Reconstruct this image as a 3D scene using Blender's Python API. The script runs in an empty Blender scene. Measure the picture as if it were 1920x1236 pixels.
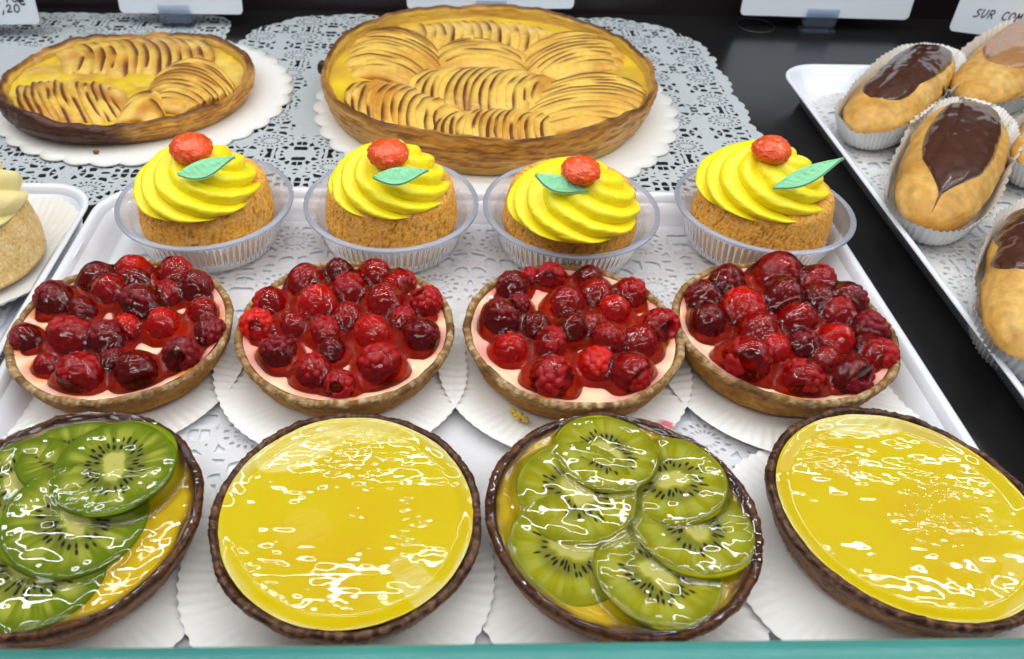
import bpy, math, random
import numpy as np
from mathutils import Vector, Matrix
PI = math.pi
S = bpy.context.scene
COL = S.collection
rnd = random.Random(7)

# ------------------------------------------------------------------ camera
F, PITCH, CX, CY, ROLL, CAMH = 1517.4, math.radians(41.62), 810.2, 626.2, math.radians(.733), .244
fw = Vector((0, math.cos(PITCH), -math.sin(PITCH)))
up = Vector((0, math.sin(PITCH), math.cos(PITCH)))
rt = Vector((1, 0, 0))
c_, s_ = math.cos(ROLL), math.sin(ROLL)
R2 = rt * c_ + up * s_
U2 = up * c_ - rt * s_
cam = bpy.data.cameras.new('camera')
co = bpy.data.objects.new('camera', cam); COL.objects.link(co)
m = Matrix.Identity(4)
for i in range(3):
    m[i][0] = R2[i]; m[i][1] = U2[i]; m[i][2] = -fw[i]
m[2][3] = CAMH
co.matrix_world = m
cam.sensor_width = 36; cam.sensor_fit = 'HORIZONTAL'
cam.lens = F / 1920 * 36
cam.shift_x = (960 - CX) / 1920
cam.shift_y = (CY - 618) / 1920
cam.clip_start = .005; cam.clip_end = 50
cam.dof.use_dof = True; cam.dof.focus_distance = .33; cam.dof.aperture_fstop = 17
S.camera = co

def at(px, py, z=0.):
    """ray through a pixel of the photo, met with the level z"""
    a, b = px - CX, py - CY
    x = c_ * a + s_ * b; y = -s_ * a + c_ * b
    u, v = x / F, y / F
    dy = math.cos(PITCH) - v * math.sin(PITCH); dz = -math.sin(PITCH) - v * math.cos(PITCH)
    k = (z - CAMH) / dz
    return np.array((u * k, dy * k))

# ------------------------------------------------------------------ light
W = bpy.data.worlds.new('World'); S.world = W; W.use_nodes = True
bg = W.node_tree.nodes['Background']
bg.inputs[0].default_value = (.86, .93, 1, 1); bg.inputs[1].default_value = .16
def strip(name, loc, sx, sy, power, col=(1, .97, .92), rot=(0, 0, 0)):
    l = bpy.data.lights.new(name, 'AREA'); l.shape = 'RECTANGLE'; l.size = sx; l.size_y = sy
    l.energy = power; l.color = col
    o = bpy.data.objects.new(name, l); COL.objects.link(o); o.location = loc; o.rotation_euler = rot
    return o
strip('case_lamp', (0.05, .585, .50), 1.3, .008, 1.25, (.92, .96, 1))
strip('case_lamp', (0.05, .44, .52), 1.3, .008, 1.35, (.95, .98, 1))
strip('case_lamp', (0.05, .28, .56), 1.3, .009, 1.35)
strip('case_lamp', (0.05, .10, .60), 1.3, .009, 1.6)
strip('shop_or_fill_lamp', (-.10, -.45, .95), 1.1, .25, 6.0, (1, .98, .96), (math.radians(-32), 0, 0))
strip('shop_or_fill_lamp', (1.1, .4, .8), .5, .8, 1.6, (.88, .94, 1), (0, math.radians(52), 0))  # added fill from the right, brightens tray walls and sides of everything
strip('shop_or_fill_lamp', (-.9, .5, .8), .03, .7, 1.0, (.85, .92, 1), (0, math.radians(-45), 0))
S.view_settings.view_transform = 'Standard'; S.view_settings.look = 'None'
S.view_settings.exposure = .20; S.view_settings.gamma = 1
try: S.cycles.transparent_max_bounces = 24
except Exception: pass

# ------------------------------------------------------------------ noise (numpy)
def _h(ix, iy, iz):
    n = (ix * 374761393 + iy * 668265263 + iz * 2147483647 + 1013904223) & 0xffffffff
    n = ((n ^ (n >> 13)) * 1274126177) & 0xffffffff
    n = ((n ^ (n >> 16)) * 2246822519) & 0xffffffff
    return ((n ^ (n >> 15)) & 0xffff) / 65535.
def vn(x, y, z=0.):
    x, y, z = np.broadcast_arrays(np.asarray(x, float), np.asarray(y, float), np.asarray(z, float))
    xi, yi, zi = np.floor(x).astype(np.int64), np.floor(y).astype(np.int64), np.floor(z).astype(np.int64)
    fx, fy, fz = x - xi, y - yi, z - zi
    fx, fy, fz = [f * f * f * (f * (f * 6 - 15) + 10) for f in (fx, fy, fz)]
    def L(a, b, t): return a + (b - a) * t
    r = L(L(L(_h(xi, yi, zi), _h(xi + 1, yi, zi), fx), L(_h(xi, yi + 1, zi), _h(xi + 1, yi + 1, zi), fx), fy),
          L(L(_h(xi, yi, zi + 1), _h(xi + 1, yi, zi + 1), fx), L(_h(xi, yi + 1, zi + 1), _h(xi + 1, yi + 1, zi + 1), fx), fy), fz)
    return r * 2 - 1
def fbm(x, y, z=0., o=4):
    s = 0; a = .5; k = 1.
    for i in range(o):
        s = s + a * vn(x * k + 17.3 * i, y * k - 9.1 * i, z * k + 5.7 * i); a *= .55; k *= 2.03
    return s
def ss(a, b, x):
    t = np.clip((x - a) / (b - a), 0, 1); return t * t * (3 - 2 * t)
def mixc(a, b, t):
    t = np.asarray(t)[..., None]; return np.asarray(a) * (1 - t) + np.asarray(b) * t

# ------------------------------------------------------------------ object helpers
def tag(o, label=None, cat=None, group=None, kind=None):
    if label: o['label'] = label
    if cat: o['category'] = cat
    if group: o['group'] = group
    if kind: o['kind'] = kind
    return o
def thing(name, label, cat, loc=(0, 0, 0), group=None, rz=0):
    o = bpy.data.objects.new(name, None); COL.objects.link(o); o.location = loc
    o.rotation_euler = (0, 0, rz); o.empty_display_size = .02
    return tag(o, label, cat, group)
def mesh_obj(name, V, faces, mat, parent=None, colors=None, smooth=True):
    me = bpy.data.meshes.new(name)
    V = np.asarray(V, float).reshape(-1, 3)
    me.from_pydata(V.tolist(), [], faces)
    if colors is not None:
        c = np.ones((len(V), 4)); c[:, :3] = np.clip(np.asarray(colors).reshape(-1, 3), 0, 1)
        at_ = me.color_attributes.new('Col', 'FLOAT_COLOR', 'POINT'); at_.data.foreach_set('color', c.ravel())
    me.polygons.foreach_set('use_smooth', [smooth] * len(me.polygons))
    me.materials.append(mat); me.update()
    o = bpy.data.objects.new(name, me); COL.objects.link(o)
    if parent: o.parent = parent
    return o
def gfaces(nu, nv, cu=False, cv=False, off=0, flip=False):
    f = []
    for i in range(nu if cu else nu - 1):
        a = i * nv; b = ((i + 1) % nu) * nv
        for j in range(nv if cv else nv - 1):
            k = (j + 1) % nv
            q = (off + a + j, off + b + j, off + b + k, off + a + k)
            f.append(q[::-1] if flip else q)
    return f
def grid(name, G, mat, parent=None, colors=None, cu=False, cv=False, flip=False, smooth=True):
    nu, nv = G.shape[:2]
    return mesh_obj(name, G, gfaces(nu, nv, cu, cv, 0, flip), mat, parent, colors, smooth)
def resample(P, n):
    P = np.array(P, float); d = np.r_[0, np.cumsum(np.linalg.norm(np.diff(P, axis=0), axis=1))]
    t = np.linspace(0, d[-1], n)
    return np.stack([np.interp(t, d, P[:, k]) for k in range(P.shape[1])], 1), t / d[-1]
def box_mesh(V, Fc, cx, cy, cz, hx, hy, hz, M=None):
    o = len(V)
    for sx, sy, sz in ((-1,-1,-1),(1,-1,-1),(1,1,-1),(-1,1,-1),(-1,-1,1),(1,-1,1),(1,1,1),(-1,1,1)):
        p = Vector((cx + sx*hx, cy + sy*hy, cz + sz*hz))
        V.append(tuple(M @ p if M else p))
    for q in ((0,3,2,1),(4,5,6,7),(0,1,5,4),(1,2,6,5),(2,3,7,6),(3,0,4,7)): Fc.append(tuple(o + k for k in q))

# ------------------------------------------------------------------ materials
def newmat(name):
    M = bpy.data.materials.new(name); M.use_nodes = True
    return M, M.node_tree.nodes, M.node_tree.links
def pmat(name, col=(.5, .5, .5), rough=.5, vcol=False, coat=0, coatr=.05, spec=.5, sss=0, sssr=(.004, .002, .001),
         bumps=(), coatbump=(), mottle=None, trans=0, alpha=1, sheen=0):
    M, N, L = newmat(name)
    p = N['Principled BSDF']
    p.inputs['Base Color'].default_value = (*col, 1)
    p.inputs['Roughness'].default_value = rough
    p.inputs['Specular IOR Level'].default_value = spec
    p.inputs['Coat Weight'].default_value = coat
    p.inputs['Coat Roughness'].default_value = coatr
    p.inputs['Transmission Weight'].default_value = trans
    p.inputs['Alpha'].default_value = alpha
    if sss:
        p.inputs['Subsurface Weight'].default_value = sss
        p.inputs['Subsurface Radius'].default_value = (1, .5, .25)
        p.inputs['Subsurface Scale'].default_value = sssr[0]
    tc = N.new('ShaderNodeTexCoord')
    src = None
    if vcol:
        a = N.new('ShaderNodeAttribute'); a.attribute_name = 'Col'; src = a.outputs['Color']
    if mottle:                                     # (scale, darker factor, strength)
        nz = N.new('ShaderNodeTexNoise'); nz.inputs['Scale'].default_value = mottle[0]; nz.inputs['Detail'].default_value = 5
        L.new(tc.outputs['Object'], nz.inputs['Vector'])
        cr = N.new('ShaderNodeMapRange'); cr.inputs[1].default_value = .3; cr.inputs[2].default_value = .7
        cr.inputs[3].default_value = mottle[1]; cr.inputs[4].default_value = mottle[2]
        L.new(nz.outputs[0], cr.inputs[0])
        mx = N.new('ShaderNodeVectorMath'); mx.operation = 'SCALE'
        if src: L.new(src, mx.inputs[0])
        else: mx.inputs[0].default_value = col
        L.new(cr.outputs[0], mx.inputs[3]); src = mx.outputs[0]
    if src: L.new(src, p.inputs['Base Color'])
    def chain(bl):
        prev = None
        for kind, scale, dist, stretch in bl:
            mp = N.new('ShaderNodeMapping'); mp.inputs['Scale'].default_value = stretch
            L.new(tc.outputs['Object'], mp.inputs['Vector'])
            if kind == 'vor':
                t = N.new('ShaderNodeTexVoronoi'); t.inputs['Scale'].default_value = scale; out = t.outputs['Distance']
            else:
                t = N.new('ShaderNodeTexNoise'); t.inputs['Scale'].default_value = scale
                t.inputs['Detail'].default_value = 2 if kind == 'wave' else 6; out = t.outputs[0]
                if kind == 'wave': t.inputs['Distortion'].default_value = 1.2
            L.new(mp.outputs[0], t.inputs['Vector'])
            b = N.new('ShaderNodeBump'); b.inputs['Strength'].default_value = 1; b.inputs['Distance'].default_value = dist
            L.new(out, b.inputs['Height'])
            if prev: L.new(prev, b.inputs['Normal'])
            prev = b.outputs[0]
        return prev
    one = (1, 1, 1)
    if bumps: L.new(chain([(b + (one,))[:4] for b in bumps]), p.inputs['Normal'])
    if coatbump: L.new(chain([(b + (one,))[:4] for b in coatbump]), p.inputs['Coat Normal'])
    return M
def film(name, tint, rough=.04, ior=1.45, bumps=(), milk=0, milkcol=(.9, .92, .95)):
    """thin clear layer: see-through with a mirror-like skin"""
    M, N, L = newmat(name)
    for n in list(N): 
        if n.type != 'OUTPUT_MATERIAL': N.remove(n)
    out = [n for n in N if n.type == 'OUTPUT_MATERIAL'][0]
    T = N.new('ShaderNodeBsdfTransparent'); T.inputs[0].default_value = (*tint, 1)
    G = N.new('ShaderNodeBsdfGlossy'); G.inputs['Roughness'].default_value = rough
    fr = N.new('ShaderNodeFresnel'); fr.inputs[0].default_value = ior
    base = T.outputs[0]
    if milk:
        D = N.new('ShaderNodeBsdfDiffuse'); D.inputs[0].default_value = (*milkcol, 1)
        TL = N.new('ShaderNodeBsdfTranslucent'); TL.inputs[0].default_value = (*milkcol, 1)
        h = N.new('ShaderNodeMixShader'); h.inputs[0].default_value = .5
        L.new(D.outputs[0], h.inputs[1]); L.new(TL.outputs[0], h.inputs[2])
        mm = N.new('ShaderNodeMixShader'); mm.inputs[0].default_value = milk
        L.new(base, mm.inputs[1]); L.new(h.outputs[0], mm.inputs[2]); base = mm.outputs[0]
    mx = N.new('ShaderNodeMixShader')
    L.new(fr.outputs[0], mx.inputs[0]); L.new(base, mx.inputs[1]); L.new(G.outputs[0], mx.inputs[2])
    L.new(mx.outputs[0], out.inputs[0])
    if bumps:
        tc = N.new('ShaderNodeTexCoord'); prev = None
        for sc, dist in bumps:
            t = N.new('ShaderNodeTexNoise'); t.inputs['Scale'].default_value = sc; t.inputs['Detail'].default_value = 1.5
            t.inputs['Distortion'].default_value = .8
            L.new(tc.outputs['Object'], t.inputs['Vector'])
            b = N.new('ShaderNodeBump'); b.inputs['Strength'].default_value = 1; b.inputs['Distance'].default_value = dist
            L.new(t.outputs[0], b.inputs['Height'])
            if prev: L.new(prev, b.inputs['Normal'])
            prev = b.outputs[0]
        L.new(prev, G.inputs['Normal']); L.new(prev, fr.inputs['Normal'])
    return M

def lace(name, col, half, solid, hole=.17, scale=150., transl=.2, off=(0, 0)):
    """paper lace: pierced cells in mirrored repeats around a solid middle (object space, metres)"""
    M, N, L = newmat(name)
    p = N['Principled BSDF']; out = [n for n in N if n.type == 'OUTPUT_MATERIAL'][0]
    p.inputs['Base Color'].default_value = (*col, 1); p.inputs['Roughness'].default_value = .75
    tc = N.new('ShaderNodeTexCoord')
    def mth(op, a, b=None, c=None):
        n = N.new('ShaderNodeMath'); n.operation = op
        for i, v in enumerate((a, b, c)):
            if v is None: continue
            if isinstance(v, (int, float)): n.inputs[i].default_value = v
            else: L.new(v, n.inputs[i])
        return n.outputs[0]
    sp = N.new('ShaderNodeSeparateXYZ'); L.new(tc.outputs['Object'], sp.inputs[0])
    X, Y = mth('ADD', sp.outputs[0], 5 + off[0]), mth('ADD', sp.outputs[1], 5 + off[1])
    per = .036
    mx_, my_ = mth('PINGPONG', X, per), mth('PINGPONG', Y, per * .9)
    cb = N.new('ShaderNodeCombineXYZ'); L.new(mx_, cb.inputs[0]); L.new(my_, cb.inputs[1])
    # net of roundish cells
    v1 = N.new('ShaderNodeTexVoronoi'); v1.feature = 'DISTANCE_TO_EDGE'; v1.inputs['Scale'].default_value = scale
    v1.inputs['Randomness'].default_value = .75; L.new(cb.outputs[0], v1.inputs['Vector'])
    h1 = mth('GREATER_THAN', v1.outputs['Distance'], hole)
    # fan motifs: rays of slots round the motif centre
    dx, dy = mth('SUBTRACT', mx_, per * .55), mth('SUBTRACT', my_, per * .42)
    r = mth('SQRT', mth('ADD', mth('MULTIPLY', dx, dx), mth('MULTIPLY', mth('MULTIPLY', dy, dy), 1.9)))
    ang = mth('ARCTAN2', dy, dx)
    ray = mth('GREATER_THAN', mth('SINE', mth('MULTIPLY', ang, 16)), .25)
    ring = mth('GREATER_THAN', mth('SINE', mth('MULTIPLY', r, 2 * PI / .0042)), -.1)
    fan = mth('MULTIPLY', ray, ring)
    infan = mth('LESS_THAN', r, .0115)
    leaf = mth('GREATER_THAN', r, .0035)
    sel = mth('ADD', mth('MULTIPLY', mth('MULTIPLY', fan, leaf), infan), mth('MULTIPLY', h1, mth('SUBTRACT', 1, infan)))
    # cloth-like band between fan and net
    band = mth('LESS_THAN', mth('ABSOLUTE', mth('SUBTRACT', r, .0125)), .0011)
    sel = mth('MULTIPLY', sel, mth('SUBTRACT', 1, band))
    # solid middle and solid hem
    ax, ay = mth('ABSOLUTE', sp.outputs[0]), mth('ABSOLUTE', sp.outputs[1])
    wob = mth('MULTIPLY', mth('SINE', mth('MULTIPLY', mth('ADD', X, Y), 2 * PI / .03)), .003)
    mid = mth('MULTIPLY', mth('LESS_THAN', mth('ADD', ax, wob), solid[0]), mth('LESS_THAN', mth('SUBTRACT', ay, wob), solid[1]))
    sel = mth('MULTIPLY', sel, mth('SUBTRACT', 1, mid))
    hem = mth('MULTIPLY', mth('LESS_THAN', ax, half[0] - .0035), mth('LESS_THAN', ay, half[1] - .0035))
    sel = mth('MULTIPLY', sel, hem)
    inv = mth('SUBTRACT', 1, sel)
    # embossing
    nz = N.new('ShaderNodeTexNoise'); nz.inputs['Scale'].default_value = 90; L.new(tc.outputs['Object'], nz.inputs['Vector'])
    hgt = mth('ADD', mth('MULTIPLY', v1.outputs['Distance'], 1.5), mth('MULTIPLY', nz.outputs[0], 1.5))
    b = N.new('ShaderNodeBump'); b.inputs['Distance'].default_value = .0006; L.new(hgt, b.inputs['Height'])
    L.new(b.outputs[0], p.inputs['Normal'])
    TL = N.new('ShaderNodeBsdfTranslucent'); TL.inputs[0].default_value = (*col, 1)
    m1 = N.new('ShaderNodeMixShader'); m1.inputs[0].default_value = transl
    L.new(p.outputs[0], m1.inputs[1]); L.new(TL.outputs[0], m1.inputs[2])
    T = N.new('ShaderNodeBsdfTransparent')
    m2 = N.new('ShaderNodeMixShader'); L.new(inv, m2.inputs[0]); L.new(T.outputs[0], m2.inputs[1]); L.new(m1.outputs[0], m2.inputs[2])
    L.new(m2.outputs[0], out.inputs[0])
    return M

M_counter = pmat('black_laminate', (.011, .0105, .011), .23, spec=.55, bumps=[('noise', 60, .00006)])
M_wall = pmat('dark_panel', (.014, .008, .010), .35)
M_tray = pmat('white_melamine', (.76, .79, .86), .22, coat=.4, coatr=.08)
M_board = pmat('white_card_board', (.80, .785, .75), .55, bumps=[('noise', 400, .00008)])
M_liner = pmat('greaseproof_paper', (.76, .765, .75), .6, vcol=True)
M_crust = pmat('baked_crust', rough=.7, vcol=True, spec=.15, mottle=(420, .75, 1.18), bumps=[('noise', 700, .0005), ('noise', 1800, .0002)])
M_crustg = pmat('glazed_dark_crust', rough=.6, vcol=True, spec=.08, coat=.38, coatr=.07, mottle=(500, .55, 1.35),
                bumps=[('noise', 700, .0004)], coatbump=[('wave', 260, .00018)])
M_puff = pmat('puff_pastry', rough=.45, vcol=True, spec=.25, coat=.25, coatr=.15, bumps=[('noise', 300, .0005, (1, 1, 6))])
M_custard = pmat('set_custard', rough=.45, spec=.1, vcol=True, coat=.8, coatr=.05, sss=.15, sssr=(.003,), coatbump=[])
M_apple = pmat('baked_apple', rough=.5, vcol=True, spec=.15, coat=.4, coatr=.12, sss=.1, sssr=(.002,), mottle=(260, .88, 1.08), bumps=[('noise', 300, .0003)])
M_lemon = pmat('lemon_curd', rough=.45, vcol=True, spec=.08, coat=.75, coatr=.035, sss=.15, sssr=(.003,),
               coatbump=[])
M_kiwi = pmat('kiwi_flesh', rough=.5, vcol=True, spec=.05, sss=.2, sssr=(.002,), bumps=[('noise', 500, .0003)])
M_gelk = film('clear_glaze', (.97, .975, .86), .03, 1.55, [])
M_gelr = film('red_glaze', (.97, .36, .27), .03, 1.5, [])
M_berry = [pmat('raspberry_flesh', c, .4, spec=.12, coat=.45, coatr=.10, sss=.12, sssr=(.002,), bumps=[('noise', 900, .00015)], mottle=(300, .6, 1.4))
           for c in ((.21, .002, .009), (.42, .004, .008), (.70, .012, .006))]
M_cream = pmat('yellow_buttercream', (.97, .82, .006), .42, sss=.35, sssr=(.004,), bumps=[('noise', 500, .00025)], coat=.15, coatr=.3)
M_creamp = pmat('pale_buttercream', (.86, .76, .36), .45, sss=.3, sssr=(.004,))
M_sponge = pmat('sponge_crumb', rough=.6, vcol=True, bumps=[('noise', 900, .0008)], mottle=(700, .75, 1.2), spec=.15)
M_cup = film('clear_plastic', (.93, .93, .94), .18, 1.22, (), .42, (.95, .89, .86))
M_lip = film('milky_plastic_rim', (.85, .88, .95), .18, 1.3, (), .50, (.82, .86, .98))
M_cherry = pmat('candied_cherry', (.86, .095, .005), .3, spec=.2, sss=.4, sssr=(.006,), mottle=(170, .7, 1.15), coat=1, coatr=.05, bumps=[])
M_leaf = pmat('green_wafer_leaf', (.27, .66, .38), .6, spec=.2, sss=.2, sssr=(.003,), bumps=[('noise', 500, .0004)])
M_choux = pmat('choux_pastry', rough=.5, spec=.2, vcol=True, coat=.15, coatr=.3, mottle=(200, .8, 1.15), bumps=[('noise', 120, .0010), ('noise', 600, .0002)])
M_choc = pmat('chocolate_icing', (.070, .023, .011), .3, spec=.3, coat=.8, coatr=.07, bumps=[])
M_caram = pmat('caramel_icing', (.40, .19, .07), .25, coat=.6, coatr=.1, coatbump=[])
M_cardm = pmat('white_price_card', (.70, .76, .84), .35)
M_ink = pmat('dark_ink', (.03, .035, .06), .5)
M_inkb = pmat('blue_ink', (.05, .05, .16), .5)
M_clip = film('clear_acrylic', (.86, .90, .96), .05, 1.6, (), .12, (.6, .75, .95))
M_glassedge = pmat('green_glass_edge', (.05, .25, .23), .2, spec=.4, mottle=(6, .5, 1.5))
M_glass = film('green_tinted_glass', (.80, .95, .92), .02, 1.5)
M_white = M_liner

# ------------------------------------------------------------------ setting
def sheet(name, x0, x1, y0, y1, z, mat, th=.01):
    V, Fc = [], []
    box_mesh(V, Fc, (x0 + x1) / 2, (y0 + y1) / 2, z - th / 2, (x1 - x0) / 2, (y1 - y0) / 2, th / 2)
    return tag(mesh_obj(name, V, Fc, mat, smooth=False), kind='structure')
sheet('counter', -1.0, 1.2, -.05, .672, 0, M_counter, .02)
V, Fc = [], []
box_mesh(V, Fc, .1, .680, .14, 1.1, .0078, .16)
tag(mesh_obj('back_panel', V, Fc, M_wall, smooth=False), kind='structure')

def rrect(x0, x1, y0, y1, r, n=14):
    P = []
    for cx, cy, a0 in ((x1 - r, y1 - r, 0), (x0 + r, y1 - r, PI / 2), (x0 + r, y0 + r, PI), (x1 - r, y0 + r, 1.5 * PI)):
        for k in range(n):
            a = a0 + k / (n - 1) * PI / 2; P.append((cx + r * math.cos(a), cy + r * math.sin(a)))
    return P
def tray(label, x0, x1, y0, y1, floor_in=.011):
    """offsets: inward distance, height"""
    prof = [(.014, 0.0003), (.0105, .010), (.0030, .0160), (.0004, .0172), (0, .0180), (.0008, .0184), (.0025, .0183), (.0036, .0176),
            (.0048, .0150), (floor_in * .62, .0105), (floor_in * .85, .0062), (floor_in, .0047), (floor_in + .004, .0042), (floor_in + .02, .0041)]
    G = []
    for o, z in prof:
        G.append([(x, y, z) for x, y in rrect(x0 + o, x1 - o, y0 + o, y1 - o, max(.004, .026 - o))])
    G = np.array(G)
    cxm, cym = (x0 + x1) / 2, (y0 + y1) / 2
    nu, nv = G.shape[:2]
    Vv = G.reshape(-1, 3).tolist(); f = gfaces(nu, nv, False, True, 0, True)
    f.append([(nu - 1) * nv + k for k in range(nv)])
    f.append([k for k in range(nv)][::-1])
    V0 = np.array(Vv) - (cxm, cym, 0)
    o = mesh_obj('serving_tray', V0, f, M_tray); o.location = (cxm, cym, 0)
    return tag(o, label, 'tray')
tray('large white plastic tray holding the tartlets and the yellow cream cakes', -.1725, .2005, .098, .3695)
tray('white plastic tray at the left edge under the pale cream cake', -.470, -.1750, .10, .3705)
tray('white plastic tray at the right holding the eclairs', .2310, .60, .13, .5355, .017)

# ------------------------------------------------------------------ doilies
def doily(label, x0, x1, y0, y1, z, mat, rz=0, scal=.0105, amp=.003, group=None, corner=.03):
    cx, cy = (x0 + x1) / 2, (y0 + y1) / 2
    base = np.array(rrect(x0 - cx, x1 - cx, y0 - cy, y1 - cy, corner, 10))
    base = np.vstack([base, base[:1]])
    P, t = resample(base, 900)
    P = P[:-1]; d = np.linalg.norm(np.diff(np.vstack([P, P[:1]]), axis=0), axis=1).sum()
    n = round(d / scal)
    tt = np.linspace(0, 1, len(P), endpoint=False)
    big = np.abs(np.sin(PI * n / 4 * tt))
    sc = amp * (np.abs(np.sin(PI * n * tt)) * .45 + big * .8) - amp
    T = np.roll(P, -1, 0) - np.roll(P, 1, 0); T /= np.linalg.norm(T, axis=1)[:, None]
    O = np.stack([T[:, 1], -T[:, 0]], 1)
    P = P + O * sc[:, None]
    rings = np.array([0, .1, .25, .5, .75, 1.])
    G = np.array([[(x * r, y * r, z + .0003 * r * vn(x * 60, y * 60)) for x, y in P] for r in rings[1:]])
    nu, nv = G.shape[:2]
    f = gfaces(nu, nv, False, True)
    f.append([k for k in range(nv)])
    o = mesh_obj('paper_doily', G.reshape(-1, 3), f, mat)
    o.location = (cx, cy, 0); o.rotation_euler = (0, 0, rz)
    return tag(o, label, 'doily', group)
GREY = (.56, .61, .63)
m1 = lace('lace_paper_back', GREY, (.175, .142), (.118, .060), .16, 185, off=(.004, .01))
doily('grey white lace paper doily under the large round apple tart', -.152, .206, .378, .662, .0013, m1, corner=.075, amp=.0045)
m0 = lace('lace_paper_left', GREY, (.20, .142), (.150, .075), .16, 185)
doily('grey white lace paper doily at the left under the smaller apple tart', -.560, -.160, .376, .660, .0006, m0)
m2 = lace('lace_paper_tray', (.80, .80, .82), (.165, .120), (.020, .055), .15, 140)
doily('white lace doily lining the tray of tartlets', -.159, .187, .113, .356, .0053, m2, amp=.002)
m3 = lace('lace_paper_eclair', (.80, .79, .77), (.17, .185), (.02, .02), .15, 140)
doily('white lace doily lining the tray of eclairs', .246, .585, .15, .520, .0053, m3, amp=.002)
m4 = lace('lace_paper_cake', (.80, .80, .82), (.13, .12), (.02, .02), .15, 140)
doily('white lace doily under the pale cream cake at the left edge', -.45, -.192, .12, .34, .0053, m4, amp=.002)

def board(label, cx, cy, r, z, nsc, ry=None):
    ry = ry or r
    n = nsc * 12
    G = []
    for rr, zz in ((.02, z), (.5, z), (.93, z), (1, z - .0002), (1, z - .0012), (.98, z - .0013)):
        row = []
        for k in range(n):
            a = 2 * PI * k / n
            s = 1 + (.035 * (abs(math.sin(nsc * a / 2)) ** .8) - .03) * (1 if rr > .9 else 0)
            row.append((r * rr * s * math.cos(a), ry * rr * s * math.sin(a), zz))
        G.append(row)
    G = np.array(G); f = gfaces(6, n, False, True, 0, False) + [list(range(n))]
    o = mesh_obj('cake_board', G.reshape(-1, 3), f, M_board); o.location = (cx, cy, 0)
    return tag(o, label, 'cake board')
board('scalloped white card board under the large apple tart', .0395, .5030, .119, .0030, 40)
board('scalloped white card board under the smaller apple tart', -.1930, .512, .0965, .0030, 34)

# ------------------------------------------------------------------ paper liners
def liner(label, x, y, z0, r, n=76, rise=.005, seed=0, amp=.00030, stain=None, flat=.66, ctr=None):
    na = n * 8
    rs = np.array([0.01, .3, .5, flat, flat + .05, flat + .1, .85, .92, .97, 1.0])
    a = np.linspace(0, 2 * PI, na, endpoint=False)
    RR, AA = np.meshgrid(rs, a, indexing='ij')
    e = np.clip((RR - flat) / (1 - flat), 0, 1)
    wob = fbm(np.cos(AA) * 1.4 + seed, np.sin(AA) * 1.4, seed, 2)
    pl = np.sin(n * AA + .6 * np.sin(5 * AA + seed))
    Z = z0 + rise * e ** 1.3 * (1 + .8 * wob) + amp * pl * np.minimum(1, e * 2.2)
    rad = r * RR * (1 + .035 * wob * RR + .006 * pl * (RR > .96))
    G = np.stack([rad * np.cos(AA), rad * np.sin(AA), Z], -1)
    C = np.ones(G.shape) * (.86, .865, .85)
    if stain is not None:
        for sx, sy, sr, sc in stain:
            d = np.hypot(G[..., 0] - sx, G[..., 1] - sy) + .002 * fbm(G[..., 0] * 500, G[..., 1] * 500)
            C = mixc(C, sc, 1 - ss(sr * .8, sr, d))
    o = grid('paper_liner', G, M_liner, None, C, False, True)
    o.location = (x, y, 0)
    return tag(o, label, 'paper liner', 'pleated paper cases')

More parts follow.
